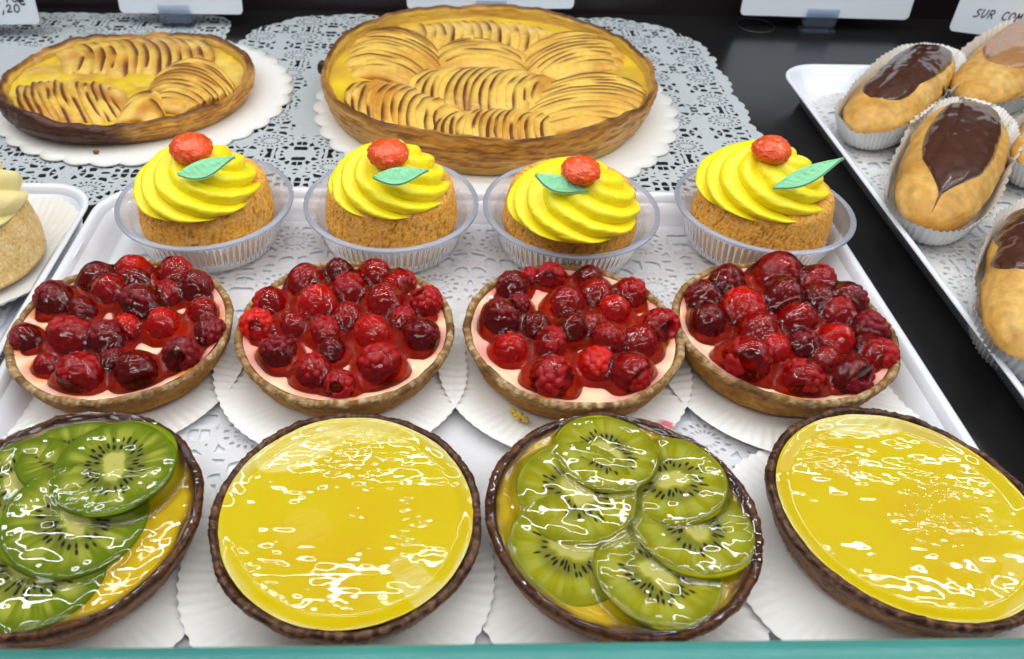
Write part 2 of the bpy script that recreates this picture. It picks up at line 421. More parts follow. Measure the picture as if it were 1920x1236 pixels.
# ------------------------------------------------------------------ tart shell
def crust_part(parent, R, Rb, H, fill, seed, kind):
    na = 260
    prof = [(R - .0046, fill - .0015), (R - .0038, fill), (R - .0032, H - .0014), (R - .0026, H - .0002), (R - .0014, H + .0002), (R - .0002, H - .0006),
            (R, H - .0020), (R * .72 + Rb * .28, H * .62), (R * .3 + Rb * .7, H * .22), (Rb, .0012), (Rb - .0012, 0.), (.002, 0.)]
    P, t = resample(prof[:11], 44); P = np.vstack([P, [(.002, 0)]])
    a = np.linspace(0, 2 * PI, na, endpoint=False)
    r = P[:, 0][:, None]; z = P[:, 1][:, None] * np.ones((1, na)); A = a[None, :] * np.ones((len(P), 1))
    ca, sa = np.cos(A), np.sin(A)
    hf = ss(.2 * H, H, z)
    n1 = fbm(ca * 3 + seed, sa * 3, z * 120, 3); n2 = fbm(ca * 55 + seed, sa * 55, z * 900, 3)
    rr = r + (.0011 * n1 + .0005 * n2) * (r > .01)
    zz = z + hf * (.0014 * fbm(ca * 5 + seed * 2, sa * 5, 3.3, 4) + .00035 * n2)
    G = np.stack([rr * ca, rr * sa, zz], -1)
    u = fbm(ca * 40 + seed, sa * 40, z * 900, 3); w = fbm(ca * 5 + seed, sa * 5, z * 200, 3)
    top = ss(H * .80, H * .93, z + .0012 * u)
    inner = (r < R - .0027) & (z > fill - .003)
    if kind == 'ras':
        wall = mixc((.48, .235, .050), (.30, .12, .020), np.clip(.5 + w, 0, 1))
        tcol = mixc((.26, .125, .040), (.66, .50, .28), np.clip(.30 + 1.1 * u + .6 * w, 0, 1))
        tcol = mixc(tcol, (.16, .08, .03), ss(.10, .4, w))
    elif kind == 'dark':
        wall = mixc((.24, .085, .018), (.12, .038, .010), np.clip(.5 + 1.2 * w, 0, 1))
        wall = mixc(wall, (.38, .17, .035), (1 - ss(.0, H * .35, z)) * .7)
        tcol = mixc((.040, .012, .004), (.13, .045, .012), np.clip(.4 + 1.4 * u, 0, 1))
    else:
        wall = mixc((.22, .085, .022), (.10, .035, .012), np.clip(.5 + 1.2 * w, 0, 1))
        wall = mixc(wall, (.36, .165, .04), (1 - ss(.0, H * .35, z)) * .7)
        tcol = mixc((.042, .013, .005), (.19, .095, .05), np.clip(.18 + 1.5 * u, 0, 1))
    C = mixc(wall, tcol, top)
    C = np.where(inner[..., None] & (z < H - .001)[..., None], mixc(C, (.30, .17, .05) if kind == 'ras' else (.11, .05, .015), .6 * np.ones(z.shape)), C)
    return grid('crust', G, M_crust if kind == 'ras' else M_crustg, parent, C, False, True, True)

def disc(R, zf, nr=46, na=180, pw=.8):
    rs = R * (np.linspace(.00002, 1, nr) ** pw)
    a = np.linspace(0, 2 * PI, na, endpoint=False)
    RR, AA = np.meshgrid(rs, a, indexing='ij')
    X, Y = RR * np.cos(AA), RR * np.sin(AA)
    return X, Y, RR, AA

# ------------------------------------------------------------------ raspberries
def ico(sub):
    t = (1 + 5 ** .5) / 2
    V = [(-1,t,0),(1,t,0),(-1,-t,0),(1,-t,0),(0,-1,t),(0,1,t),(0,-1,-t),(0,1,-t),(t,0,-1),(t,0,1),(-t,0,-1),(-t,0,1)]
    Fc = [(0,11,5),(0,5,1),(0,1,7),(0,7,10),(0,10,11),(1,5,9),(5,11,4),(11,10,2),(10,7,6),(7,1,8),(3,9,4),(3,4,2),(3,2,6),(3,6,8),(3,8,9),(4,9,5),(2,4,11),(6,2,10),(8,6,7),(9,8,1)]
    V = [tuple(np.array(v) / np.linalg.norm(v)) for v in V]
    for _ in range(sub):
        c = {}; nf = []
        def mid(a, b):
            k = (min(a, b), max(a, b))
            if k not in c:
                p = (np.array(V[a]) + np.array(V[b])); p /= np.linalg.norm(p); V.append(tuple(p)); c[k] = len(V) - 1
            return c[k]
        for a, b, d in Fc:
            ab, bd, da = mid(a, b), mid(b, d), mid(d, a)
            nf += [(a, ab, da), (b, bd, ab), (d, da, bd), (ab, bd, da)]
        Fc = nf
    return np.array(V), Fc
ICO4 = ico(4); ICO3 = ico(3)
def berry_mesh(seed, mat):
    V, Fc = ICO4; rg = np.random.RandomState(seed)
    n = 64; k = np.arange(n) + .5
    ph = np.arccos(1 - 2 * k / n); th = PI * (1 + 5 ** .5) * k
    C = np.stack([np.cos(th) * np.sin(ph), np.sin(th) * np.sin(ph), np.cos(ph)], 1) + rg.normal(0, .05, (n, 3))
    C /= np.linalg.norm(C, axis=1)[:, None]
    d = np.sqrt(((V[:, None, :] - C[None]) ** 2).sum(2)).min(1)
    r = .875 + .125 * np.sqrt(np.clip(1 - (d / .235) ** 2, 0, 1))
    P = V * r[:, None]
    P[:, 2] *= 1.12
    P[:, :2] *= (1 - .13 * P[:, 2:3])
    # hollow where the berry left its core
    rad = np.hypot(P[:, 0], P[:, 1]); hole = (P[:, 2] < 0) & (rad < .42)
    P[hole, 2] += (1 - (rad[hole] / .42) ** 2) * .95
    P[:, 0] *= 1 + .08 * rg.rand(); P += .03 * np.stack([fbm(P[:, 0] * 2 + seed, P[:, 1] * 2, P[:, 2] * 2, 2)] * 3, 1) * V
    me = bpy.data.meshes.new('raspberry'); me.from_pydata(P.tolist(), [], Fc)
    me.polygons.foreach_set('use_smooth', [True] * len(me.polygons)); me.materials.append(mat)
    return me
BERRY = [[berry_mesh(s * 7 + mi, M_berry[mi]) for s in range(3)] for mi in range(3)]

TR = .0453; TH = .016; ZB = .008
ras = [((-.1283, .2515), 'raspberry tartlet at the left edge of the tray, in front of the leftmost cream cake',
  [(33,630,31),(90,553,39),(173,503,37),(253,489,35),(338,500,36),(367,532,35),(380,578,30),(392,617,34),(340,660,39),(256,690,43),(146,697,46),(130,627,44),(200,630,38),(262,563,40),(205,540,34),(152,575,30),(303,600,34),(255,522,30),(315,545,28),(83,677,24),(210,668,24),(237,606,28)]),
 ((-.0361, .2526), 'raspberry tartlet second from the left, one berry showing its hollow at the front rim',
  [(493,557,33),(482,605,36),(570,523,37),(633,502,28),(707,503,32),(763,515,30),(803,563,34),(790,625,38),(712,680,44),(698,618,38),(637,715,32),(587,690,37),(522,655,38),(593,563,40),(655,537,35),(720,560,38),(650,585,30),(607,613,30),(548,602,28),(738,534,30),(622,650,28),(755,590,26)]),
 ((.0581, .2523), 'raspberry tartlet third from the left with bare pink custard showing at the front',
  [(960,530,34),(974,566,25),(1033,513,30),(1105,513,27),(1187,543,33),(940,592,41),(1063,563,36),(1118,545,33),(1153,575,31),(1240,607,38),(957,648,34),(1035,640,34),(1033,704,46),(1117,678,37),(1187,695,43),(1143,628,34),(1203,637,37),(1107,602,24),(993,513,21),(1005,605,30),(1073,607,30)]),
 ((.1465, .2559), 'raspberry tartlet at the right end of its row, heaped with berries beside the black counter',
  [(1318,553,37),(1364,523,37),(1457,500,46),(1540,516,40),(1602,555,38),(1577,582,32),(1632,613,38),(1652,659,36),(1598,703,44),(1507,707,40),(1401,671,48),(1330,596,36),(1392,573,44),(1470,553,40),(1498,594,38),(1424,615,38),(1572,630,34),(1535,556,34),(1553,668,28),(1455,648,32),(1628,640,26),(1512,640,30)])]
def custard_colors(X, Y, bl, seed):
    d = np.full(X.shape, 9.)
    for bx, by, br in bl: d = np.minimum(d, np.hypot(X - bx, Y - by) - br)
    n = fbm(X * 130 + seed, Y * 130, seed, 3); n2 = fbm(X * 70 - seed, Y * 70, 4.1 * seed, 2)
    C = mixc((.86, .70, .46), (.80, .40, .33), ss(-.1, .35, n2))
    C = mixc(C, (.84, .30, .27), (1 - ss(.001, .009, d + .004 * n)) * .75)
    C = mixc(C, (.55, .03, .02), (1 - ss(-.001, .0022, d + .0025 * n)) * .95)
    C = mixc(C, (.85, .26, .03), ss(.08, .28, n) * (1 - ss(.001, .007, d)))
    return C
for ti, ((tx, ty), lab, bl) in enumerate(ras):
    root = thing('raspberry_tartlet', lab, 'tartlet', (tx, ty, ZB), 'raspberry tartlets in the middle row')
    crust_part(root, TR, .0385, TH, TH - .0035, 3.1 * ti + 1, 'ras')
    loc = []
    rg = random.Random(40 + ti)
    zc = ZB + TH - .0030
    for px, py, pr in bl:
        dep = .33
        zz = zc + .0030
        p = at(px, py, zz); dep = CAMH - zz; 
        zdep = (p[1] * math.cos(PITCH) + dep * math.sin(PITCH))
        br = pr * zdep / F * .92
        q = p - (tx, ty)
        # berries in the middle of the heap sit higher
        lift = max(0, 1 - np.hypot(*q) / .036) * .0016 + rg.uniform(-.0004, .0006)
        p = at(px, py, zz + lift + br * .15); q = p - (tx, ty)
        rr = np.hypot(*q)
        if rr > TR - .0045 - br * .5: q = q * (TR - .0045 - br * .5) / rr
        loc.append((q[0], q[1], br, TH - .0030 + br * .40 + lift))
    X, Y, RR, AA = disc(TR - .0034, 0, 60, 200)
    Z = TH - .0030 + .0012 * ss(TR - .009, TR - .0035, RR) + .0006 * fbm(X * 120 + ti, Y * 120, 1., 3)
    grid('custard', np.stack([X, Y, Z], -1), M_custard, root, custard_colors(X, Y, [(a, b, c * .85) for a, b, c, d in loc], ti + 1.), False, True)
    bright = rg.sample(range(len(loc)), 3)
    for bi, (x, y, br, z) in enumerate(loc):
        mi = 2 if bi in bright else (0 if rg.random() < (.62 if ti == 0 else .45) else 1)
        o = bpy.data.objects.new('raspberry', BERRY[mi][rg.randrange(3)]); COL.objects.link(o); o.parent = root
        o.location = (x, y, z); s = br * 1.0; o.scale = (s, s, s * rg.uniform(.80, .92))
        tl = rg.uniform(0, .9) if rg.random() < .7 else rg.uniform(1.6, 2.6)
        o.rotation_euler = (tl, rg.uniform(-.3, .3), rg.uniform(-PI, PI))
        if (ti, bi) in ((1, 10), (0, 8), (2, 2), (1, 1)): o.rotation_euler = (math.radians(-118), 0, rg.uniform(-.3, .3))
    # glaze poured over the heap
    X, Y, RR, AA = disc(TR - .0040, 0, 150, 420, .7)
    k = .0015
    acc = np.zeros(X.shape)
    for x, y, br, z in loc:
        d2 = (X - x) ** 2 + (Y - y) ** 2
        top = z + br * 1.03 + rg.uniform(-.0009, .0005)
        acc += np.exp((top - .66 * d2 / br - TH) / k)
    Z = TH + k * np.log(acc + 1e-9)
    Z += .00022 * np.abs(vn(X * 430 + 3 * vn(X * 200, Y * 200), Y * 430, ti)) + .0003 * fbm(X * 150, Y * 190, ti * 3., 2) + .00030 * fbm(X * 330, Y * 380, ti * 3., 3)
    fl = TH - .0045
    Z = np.maximum(Z, fl + 0 * Z) 
    Z = Z * (1 - ss(TR - .0075, TR - .0042, RR)) + (fl) * ss(TR - .0075, TR - .0042, RR)
    grid('glaze', np.stack([X, Y, Z], -1), M_gelr, root, None, False, True)

for i, (x, y, lab) in enumerate(((-.131, .246, 'pleated paper case under the leftmost raspberry tartlet'),
        (-.037, .2445, 'pleated paper case under the raspberry tartlet second from the left'),
        (.055, .2465, 'pleated paper case with a crumb spill and pink stain under the third raspberry tartlet'),
        (.1475, .248, 'pleated paper case under the raspberry tartlet at the right end'))):
    st = [(.0355, -.0345, .005, (.70, .16, .22))] if i == 2 else None
    liner(lab, x, y, .0062 + .0003 * (i % 2), .0525, 76, .0035, i * 2.3 + 1, stain=st)
for i, (x, y, lab) in enumerate(((-.1200, .150, 'pleated paper case under the kiwi tartlet cut by the left edge'),
        (-.0300, .1500, 'pleated paper case under the lemon tartlet between the two kiwi tartlets'),
        (.0620, .153, 'pleated paper case under the whole kiwi tartlet'),
        (.1500, .156, 'pleated paper case under the lemon tartlet at the right'))):
    liner(lab, x, y, .0058 + .0009 * (i % 2), .0515, 76, .0020, i * 1.7 + 20, amp=.00018)

# ------------------------------------------------------------------ lemon tartlets
def LW(X, Y, seed):
    calm = ss(-.15, .25, fbm(X * 45 + seed, Y * 45, 7., 2))
    return (.00010 * fbm(X * 170, Y * 230 + seed, 4., 2) + .00020 * fbm(X * 55 + seed, Y * 100, 1., 2) + .00013 * calm * fbm(X * 110 + Y * 40 + seed, Y * 260, 2., 3)
            + .00003 * calm * fbm(X * 500 + seed, Y * 900, 3., 2))
def lemon(x, y, lab, seed, skin, tilt):
    root = thing('lemon_tartlet', lab, 'tartlet', (x, y, ZB), 'lemon tartlets in the front row')
    root.rotation_euler = tilt
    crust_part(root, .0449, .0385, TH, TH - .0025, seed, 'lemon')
    X, Y, RR, AA = disc(.0449 - .0033, 0, 150, 520)
    Z = TH - .0022 + .0014 * ss(.036, .0416, RR) * (1 + .6 * fbm(np.cos(AA) * 3, np.sin(AA) * 3, seed, 2)) + LW(X, Y, seed)
    n = fbm(X * 90 + seed, Y * 90, seed, 4); st = fbm(X * 120 + Y * 60, (Y - .5 * X) * 900, seed, 3)
    C = mixc((.60, .46, .001), (.60, .40, .001), np.clip(.5 + 1.1 * fbm(X * 35 + seed, Y * 50, 3., 3) + .3 * n - .4 * ss(.02, .04, RR), 0, 1))
    edge = ss(.0388, .0418, RR + .0035 * fbm(np.cos(AA) * 2.2 + seed, np.sin(AA) * 2.2, 2., 3))
    C = mixc(C, (.60, .54, .20), edge * np.clip(.40 + 1.4 * fbm(np.cos(AA) * 1.5 + seed, np.sin(AA) * 1.5, 9., 2), .0, .9))
    for (sx, sy, sr, ax, ang, col, amt) in skin:
        dx, dy = X - sx, Y - sy; ca, sa = math.cos(ang), math.sin(ang)
        u, v = ca * dx + sa * dy, (-sa * dx + ca * dy) * ax
        d = np.hypot(u, v) + .0016 * n * 2
        k = (1 - ss(sr * .88, sr, d)) * amt
        C = mixc(C, col, k * np.clip(.75 + 1.1 * st * (1 if ax > 1 else .2), 0, 1))
    grid('lemon_curd', np.stack([X, Y, Z], -1), M_lemon, root, C, False, True)
    return root
lemon(-.0273, .1599, 'lemon tartlet between the two kiwi tartlets, a pale square patch on its curd', 5.2,
      [(-.014, -.006, .0085, 1.1, .2, (.66, .46, .05), .45), (-.020, .028, .018, 2.0, .5, (.74, .66, .26), .6),
       (.004, .038, .022, 3.0, -.1, (.74, .66, .26), .6), (.026, -.028, .016, 2.6, -.9, (.66, .58, .22), .6)], (0, 0, 0))
lemon(.1590, .1648, 'lemon tartlet at the right corner, smooth curd with pale skin along its back rim', 11.7,
      [(-.004, .0385, .020, 3.2, -.1, (.70, .64, .30), .9), (.022, .034, .014, 3., -.6, (.55, .45, .16), .7)], (0, 0, 0))

# ------------------------------------------------------------------ kiwi tartlets
def kiwi_slice(parent, x, y, z, r, rx, ry, rz, seed, ecc=1.0, hue=0.):
    nr, na = 46, 260
    rg = np.random.RandomState(seed)
    rs = np.r_[np.linspace(.01, .94, nr - 4), .975, 1.0, 1.0, .97]
    a = np.linspace(0, 2 * PI, na, endpoint=False)
    RR, AA = np.meshgrid(rs, a, indexing='ij')
    lob = 1 + .035 * vn(np.cos(AA) * 1.3 + seed, np.sin(AA) * 1.3, 0)
    th = .0013
    Z = np.zeros(RR.shape); Z[-3] = -.0005; Z[-2] = -th * .6; Z[-1] = -th
    Z += .00025 * np.cos(RR * 7) + .0002 * fbm(RR * np.cos(AA) * 5, RR * np.sin(AA) * 5, seed, 2) * (RR < .96)
    X, Y = r * RR * lob * np.cos(AA), r * ecc * RR * lob * np.sin(AA)
    G = np.stack([X, Y, Z], -1)
    core_r = .24 * (1 + .35 * np.cos(2 * AA + seed)) * (1 + .15 * vn(np.cos(AA) * 3, np.sin(AA) * 3, seed))
    g1 = np.array((.46, .44, .005)) if hue == 0 else np.array((.25, .32, .006)); g2 = np.array((.26, .28, .004)) if hue == 0 else np.array((.13, .21, .005))
    n = fbm(np.cos(AA) * RR * 6 + seed, np.sin(AA) * RR * 6, seed, 3)
    C = mixc(g1, g2, np.clip(ss(.55, 1., RR) * .8 + .4 * n, 0, 1))
    streak = np.clip(vn(AA * 26 / 2 / PI * 2 + seed, RR * 1.5, 0) * 1.2 + .1, 0, 1) + .5 * np.clip(vn(AA * 70 / 2 / PI * 2, RR * 2, 5), 0, 1)
    C = mixc(C, (.50, .52, .10), np.clip(streak, 0, 1) * ss(core_r - .03, core_r + .06, RR) * (1 - ss(.7, .93, RR)) * .9)
    C = mixc(C, (.13, .14, .05), ss(core_r, core_r + .08, RR) * (1 - ss(.42, .62, RR)) * .55)
    ns = 30
    S_ = np.zeros(RR.shape)
    for k in range(ns):
        a0 = 2 * PI * (k + rg.uniform(-.25, .25)) / ns
        for rep in range(rg.choice([1, 2], p=[.45, .55])):
            cr = .24 * (1 + .35 * math.cos(2 * a0 + seed))
            r0 = cr + rg.uniform(.08, .30)
            da = (AA - a0 + PI) % (2 * PI) - PI
            u = (RR - r0) / .060; v = da * RR / rg.uniform(.019, .028)
            S_ = np.maximum(S_, 1 - ss(.75, 1.15, np.sqrt(u * u + v * v)))
    C = mixc(C, (.66, .63, .24), 1 - ss(core_r * .85, core_r * 1.1, RR))
    C = mixc(C, (.012, .010, .012), S_ * .96)
    C[-2:] = g2 * .9
    o = grid('kiwi_slice', G, M_kiwi, parent, C, False, True)
    o.location = (x, y, z); o.rotation_euler = (rx, ry, rz)
    return o
def kiwi_tart(x, y, lab, seed, sl, hue=0.):
    root = thing('kiwi_tartlet', lab, 'tartlet', (x, y, ZB), 'kiwi tartlets in the front row')
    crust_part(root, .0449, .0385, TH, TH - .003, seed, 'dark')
    X, Y, RR, AA = disc(.0449 - .0033, 0, 60, 220)
    n = fbm(X * 90 + seed, Y * 90, seed, 3)
    Z = TH - .0030 + .0012 * ss(.037, .0416, RR) + .0004 * n
    C = mixc((.78, .56, .003), (.66, .48, .004), np.clip(.5 + n, 0, 1))
    C = mixc(C, (.22, .10, .012), ss(.0385, .0412, RR + .003 * n))
    grid('custard', np.stack([X, Y, Z], -1), M_custard, root, C, False, True)
    tops = []
    for k, (px, py, r, zl, rx, ry, rz) in enumerate(sl):
        zz = ZB + TH - .0030 + zl
        p = at(px, py, zz) - (x, y)
        rr = np.hypot(*p); lim = .0412 - r * .93
        if rr > lim: p = p * lim / rr
        kiwi_slice(root, p[0], p[1], TH - .0030 + zl, r, rx, ry, rz, seed=int(seed) + k * 3, hue=hue)
        nrm = Matrix.Rotation(rz, 3, 'Z') @ Matrix.Rotation(ry, 3, 'Y') @ Matrix.Rotation(rx, 3, 'X') @ Vector((0, 0, 1))
        tops.append((p[0], p[1], TH - .0030 + zl, r, nrm))
    X, Y, RR, AA = disc(.0449 - .0012, 0, 120, 320, .8)
    H = TH - .0026 + 0 * X
    for tx, ty, tz, r, nrm in tops:
        d = np.hypot(X - tx, Y - ty)
        zp = tz - (nrm.x * (X - tx) + nrm.y * (Y - ty)) / nrm.z
        H = np.maximum(H, H + (zp - H) * (1 - ss(r * .93, r * 1.12, d)))
    H += .0008 + .00045 * fbm(X * 75 + seed, Y * 95, 2., 2) + .00013 * fbm(X * 190 + seed, Y * 190, 5., 2) + .00010 * ss(-.1, .3, fbm(X * 50, Y * 50, seed, 2)) * fbm(X * 300 + seed, Y * 360, 2., 2)
    H = H * (1 - ss(.0395, .0430, RR)) + (TH + .0002 + .0006 * fbm(np.cos(AA) * 4 + seed * 2, np.sin(AA) * 4, 3.3, 3)) * ss(.0395, .0430, RR)
    grid('glaze', np.stack([X, Y, H], -1), M_gelk, root, None, False, True)
    return root
kiwi_tart(.0634, .1606, 'whole kiwi tartlet with five slices between the two lemon tartlets', 3,
    [(1303, 985, .0200, .0018, -.08, .04, .4), (1240, 1090, .0195, .0017, .08, .04, 2.2), (1050, 1040, .0200, .0017, .05, -.06, 1.0),
     (1268, 893, .0185, .0027, -.02, .10, 2.9), (1080, 920, .0205, .0036, .05, -.04, .3), (1137, 845, .0180, .0046, .02, .02, 1.8)])
kiwi_tart(-.1202, .1585, 'kiwi tartlet cut by the left edge of the picture, slices larger and deeper green', 8,
    [(30, 905, .0205, .0018, .0, -.08, .4), (45, 1100, .0215, .0018, .08, .0, 2.2), (140, 820, .0180, .0026, -.08, .06, 1.0),
     (140, 970, .0225, .0036, .10, .02, 1.3), (222, 868, .0215, .0048, .04, .05, 2.5)], hue=1.)

# ------------------------------------------------------------------ plastic cups and cream cakes
CR = .0426
cups = [(-.1115, .338), (-.0208, .3386), (.0666, .3358), (.1611, .3392)]
def cup_thing():
    root = thing('plastic_cup', '', 'cup', (0, 0, 0), 'clear plastic cups holding the cream cakes')
    n = 76; na = n * 6
    a = np.linspace(0, 2 * PI, na, endpoint=False)
    def ring(r, z, amp): return np.stack([(r + amp * np.clip(np.sin(n * a) * 1.6, -1, 1)) * np.cos(a), (r + amp * np.clip(np.sin(n * a) * 1.6, -1, 1)) * np.sin(a), z + 0 * a], -1)
    G = np.array([ring(.002, .0005, 0), ring(.029, .0005, 0), ring(.0322, .0005, .0001), ring(.0333, .0018, .00035), ring(.0350, .009, .00032), ring(.0368, .0165, .00032), ring(.0378, .0185, .00015), ring(.0390, .0195, 0), ring(.0397, .0217, 0)])
    grid('cup_wall', G, M_cup, root, None, False, True)
    G = np.array([ring(.0397, .0217, 0), ring(.0402, .0222, 0), ring(.0419, .0222, 0), ring(.0426, .0219, 0), ring(.0427, .0210, 0), ring(.0424, .0208, 0), ring(.0420, .0215, 0), ring(.0402, .0215, 0)])
    grid('rim', G, M_lip, root, None, False, True)
    return root
cuplab = ['clear ribbed plastic cup around the leftmost yellow cream cake', 'clear ribbed plastic cup around the second yellow cream cake, leaf pointing right',
          'clear ribbed plastic cup around the third yellow cream cake from the left', 'clear ribbed plastic cup around the cream cake next to the black counter']
cup0 = cup_thing()
for i, (x, y) in enumerate(cups):
    if i == 0: o = cup0
    else:
        o = cup0.copy(); COL.objects.link(o)
        for ch in cup0.children:
            c = ch.copy(); COL.objects.link(c); c.parent = o
        o['group'] = cup0['group']; o['category'] = 'cup'
    o.location = (x, y, .0080); o['label'] = cuplab[i]
    o.rotation_euler = (0, [0, 0, 0, math.radians(1.5)][i], i * .3)

def swirl(parent, cx, cy, R0, z0, hgt, mat, seed, n=8, tw=5.2, sgn=1):
    nt, na = 120, 300
    t = np.linspace(0, 1, nt); a = np.linspace(0, 2 * PI, na, endpoint=False)
    T, A = np.meshgrid(t, a, indexing='ij')
    base = np.where(T < .10, .93 + .07 * np.sin(T / .10 * PI / 2), (1 - ((T - .10) / .90) ** 1.55) ** .62)
    zz = z0 + hgt * (T ** 1.05)
    ph = n * A + sgn * n * tw * (T ** .9) / 2.2 + .8 * fbm(np.cos(A) * 1.5 + seed, np.sin(A) * 1.5, T * 2, 2)
    rid = np.abs(np.sin(ph / 2)) ** .95
    amp = (.125 * (1 - ss(.75, 1., T)) * (1 + .35 * vn(np.cos(A) * 2 + seed, np.sin(A) * 2, T * 3)))
    r = R0 * base * (1 + amp * (rid - .80)) + .0006 * fbm(np.cos(A) * 4 + seed, np.sin(A) * 4, T * 8, 4)
    zz = zz + .0018 * (rid - .7) * (1 - ss(.8, 1, T)) + .0016 * fbm(np.cos(A) + seed, np.sin(A), T, 2) * T
    G = np.stack([cx + r * np.cos(A), cy + r * np.sin(A), zz], -1)
    f = gfaces(nt, na, False, True); f.append([(nt - 1) * na + k for k in range(na)])
    return mesh_obj('cream', G.reshape(-1, 3), f, mat, parent)
def sponge(parent, rb, rm, rtp, h, seed, pale=False):
    prof = [(.002, .0005), (rb - .002, .0005), (rb, .002), (rm, h * .42), (rm * .55 + rtp * .45, h * .72), (rtp, h * .93), (rtp - .003, h), (rtp * .5, h + .001), (.001, h + .001)]
    P, t = resample(prof, 60); na = 240
    a = np.linspace(0, 2 * PI, na, endpoint=False)
    A = a[None] * np.ones((60, 1)); r = P[:, :1]; z = P[:, 1:] + 0 * A
    n = fbm(np.cos(A) * 9 + seed, np.sin(A) * 9, z * 300, 4)
    pore = np.clip(fbm(np.cos(A) * 40 + seed, np.sin(A) * 40, z * 1100, 2) - .12, 0, 1)
    rr = r * (1 + .012 * fbm(np.cos(A) * 2 + seed, np.sin(A) * 2, z * 40, 2)) - .0016 * pore * (r > .01)
    G = np.stack([rr * np.cos(A), rr * np.sin(A), z], -1)
    if pale: C = mixc((.90, .70, .36), (.78, .52, .20), np.clip(.5 + n, 0, 1)); C = mixc(C, (.35, .17, .05), (1 - ss(.001, .004, z + .002 * n)))
    else:
        C = mixc((.95, .50, .09), (.78, .34, .045), np.clip(.5 + 1.3 * n, 0, 1))
        C = mixc(C, (.88, .58, .20), ss(.0, .35, n) * .6)
        C = mixc(C, (.40, .16, .03), np.clip(pore * 3, 0, 1))
    return grid('sponge', G, M_sponge, parent, C, False, True)
ICO5 = ico(5)
def cherry(parent, x, y, z, r, seed):
    V, Fc = ICO5
    n = fbm(V[:, 0] * 2 + seed, V[:, 1] * 2, V[:, 2] * 2, 3)
    wr = 1.3 * np.abs(fbm(V[:, 0] * 4 + seed, V[:, 1] * 4, V[:, 2] * 3, 3))
    P = V * (r * (1 + .08 * n + .10 * wr - .03))[:, None]; P[:, 2] *= .64
    o = mesh_obj('cherry', P, Fc, M_cherry, parent); o.location = (x, y, z); return o
def leaf(parent, A, B, w, droop, seed):
    """A, B ends of the midrib (local 3D); near half droops, far half stands back"""
    A, B = Vector(A), Vector(B); d = (B - A); Ln = d.length; d.normalize()
    side = Vector((d.y, -d.x, 0)).normalized()
    if side.y > 0: side = -side
    nrm = side.cross(d); nrm = nrm if nrm.z > 0 else -nrm
    nu, nv = 40, 25; top = []
    for i in range(nu):
        s = i / (nu - 1); hw = w * .68 * (math.sin(PI * s ** .8) ** 1.25) + .0001
        row = []
        for j in range(nv):
            v = j / (nv - 1) * 2 - 1
            lift = (-abs(v) * math.tan(droop) if v > 0 else abs(v) * .15) * hw + .0012 * math.sin(PI * s) + .0003 * (vn(s * 9, v * 3, seed) if abs(v) < .9 else 0)
            vein = .00025 * math.cos((s * 9 - abs(v) * 1.5) * 2 * PI) * (1 - abs(v))
            p = A + d * (s * Ln) + side * (v * hw * (1 if v > 0 else .35)) + nrm * (lift + vein); row.append(tuple(p))
        top.append(row)
    T = np.array(top, float); Bt = T - np.array(nrm) * .0011
    V = np.vstack([T.reshape(-1, 3), Bt.reshape(-1, 3)])
    f = gfaces(nu, nv, flip=True) + gfaces(nu, nv, off=nu * nv)
    N0 = nu * nv
    for i in range(nu - 1):
        for j in (0, nv - 1):
            a, b = i * nv + j, (i + 1) * nv + j; f.append((a, b, b + N0, a + N0))
    o = mesh_obj('leaf', V, f, M_leaf, parent)
    return o
LU = (.0095, .0095, .0095, .0095)
cakes = [
 ((365, 343), .0290, (358, 277), .0096, ((332, 326, .049), (440, 293, .053)), .0080, 1, 1, 'leftmost yellow cream cake, green leaf rising to the right under its cherry'),
 ((729, 340), .0282, (728, 287), .0093, ((699, 331, .051), (804, 318, .051)), .0075, 1, 2, 'second yellow cream cake from the left, cherry sitting right behind its level leaf'),
 ((1078, 376), .0300, (1089, 319), .0088, ((1004, 326, .053), (1104, 359, .047)), .0070, 1, 3, 'third yellow cream cake from the left, its leaf slanting down to the right'),
 ((1433, 342), .0302, (1447, 280), .0088, ((1449, 351, .047), (1582, 295, .060)), .0080, 1, 4, 'rightmost yellow cream cake with a long leaf jutting out over the black counter')]
for i, ((cpx, cpy), cr, (hx, hy), hr, (la, lb), lw, sg, seed, lab) in enumerate(cakes):
    bx, by = cups[i]; z0 = .0090
    root = thing('cream_cake', lab, 'cake', (bx, by, z0), 'yellow cream cakes in plastic cups')
    p = at(cpx, cpy - 16, .047) - (bx, by)
    sp_ = sponge(root, .0300, .0328, .0300, .0318, seed * 3.3)
    sp_.location = (0, 0, .0004)
    swirl(root, p[0], p[1], cr, .0288, .0235, M_cream, seed * 2.1, 8, 6.0, 1)
    q = at(hx, hy + 1, .0625) - (bx, by)
    cherry(root, q[0], q[1], .0625 - z0, hr, seed)
    la = (la[0], la[1], la[2] + LU[i]); lb = (lb[0], lb[1], lb[2] + LU[i])
    a_ = at(la[0], la[1], la[2]) - (bx, by); b_ = at(lb[0], lb[1], lb[2]) - (bx, by)
    leaf(root, (a_[0], a_[1], la[2] - z0), (b_[0], b_[1], lb[2] - z0), lw, .55 if i < 3 else .35, seed)
root = thing('cream_cake', 'pale cream cake on blond sponge, half cut off by the left edge', 'cake', (-.2228, .314, .0085))
sponge(root, .0345, .0350, .0315, .0290, 9.1, True)
swirl(root, .001, .002, .0325, .0280, .030, M_creamp, 12.2, 8, 4., 1)
liner('cream coloured pleated paper case under the pale cake at the left edge', -.2200, .311, .0064, .0520, 60, .010, 31.)

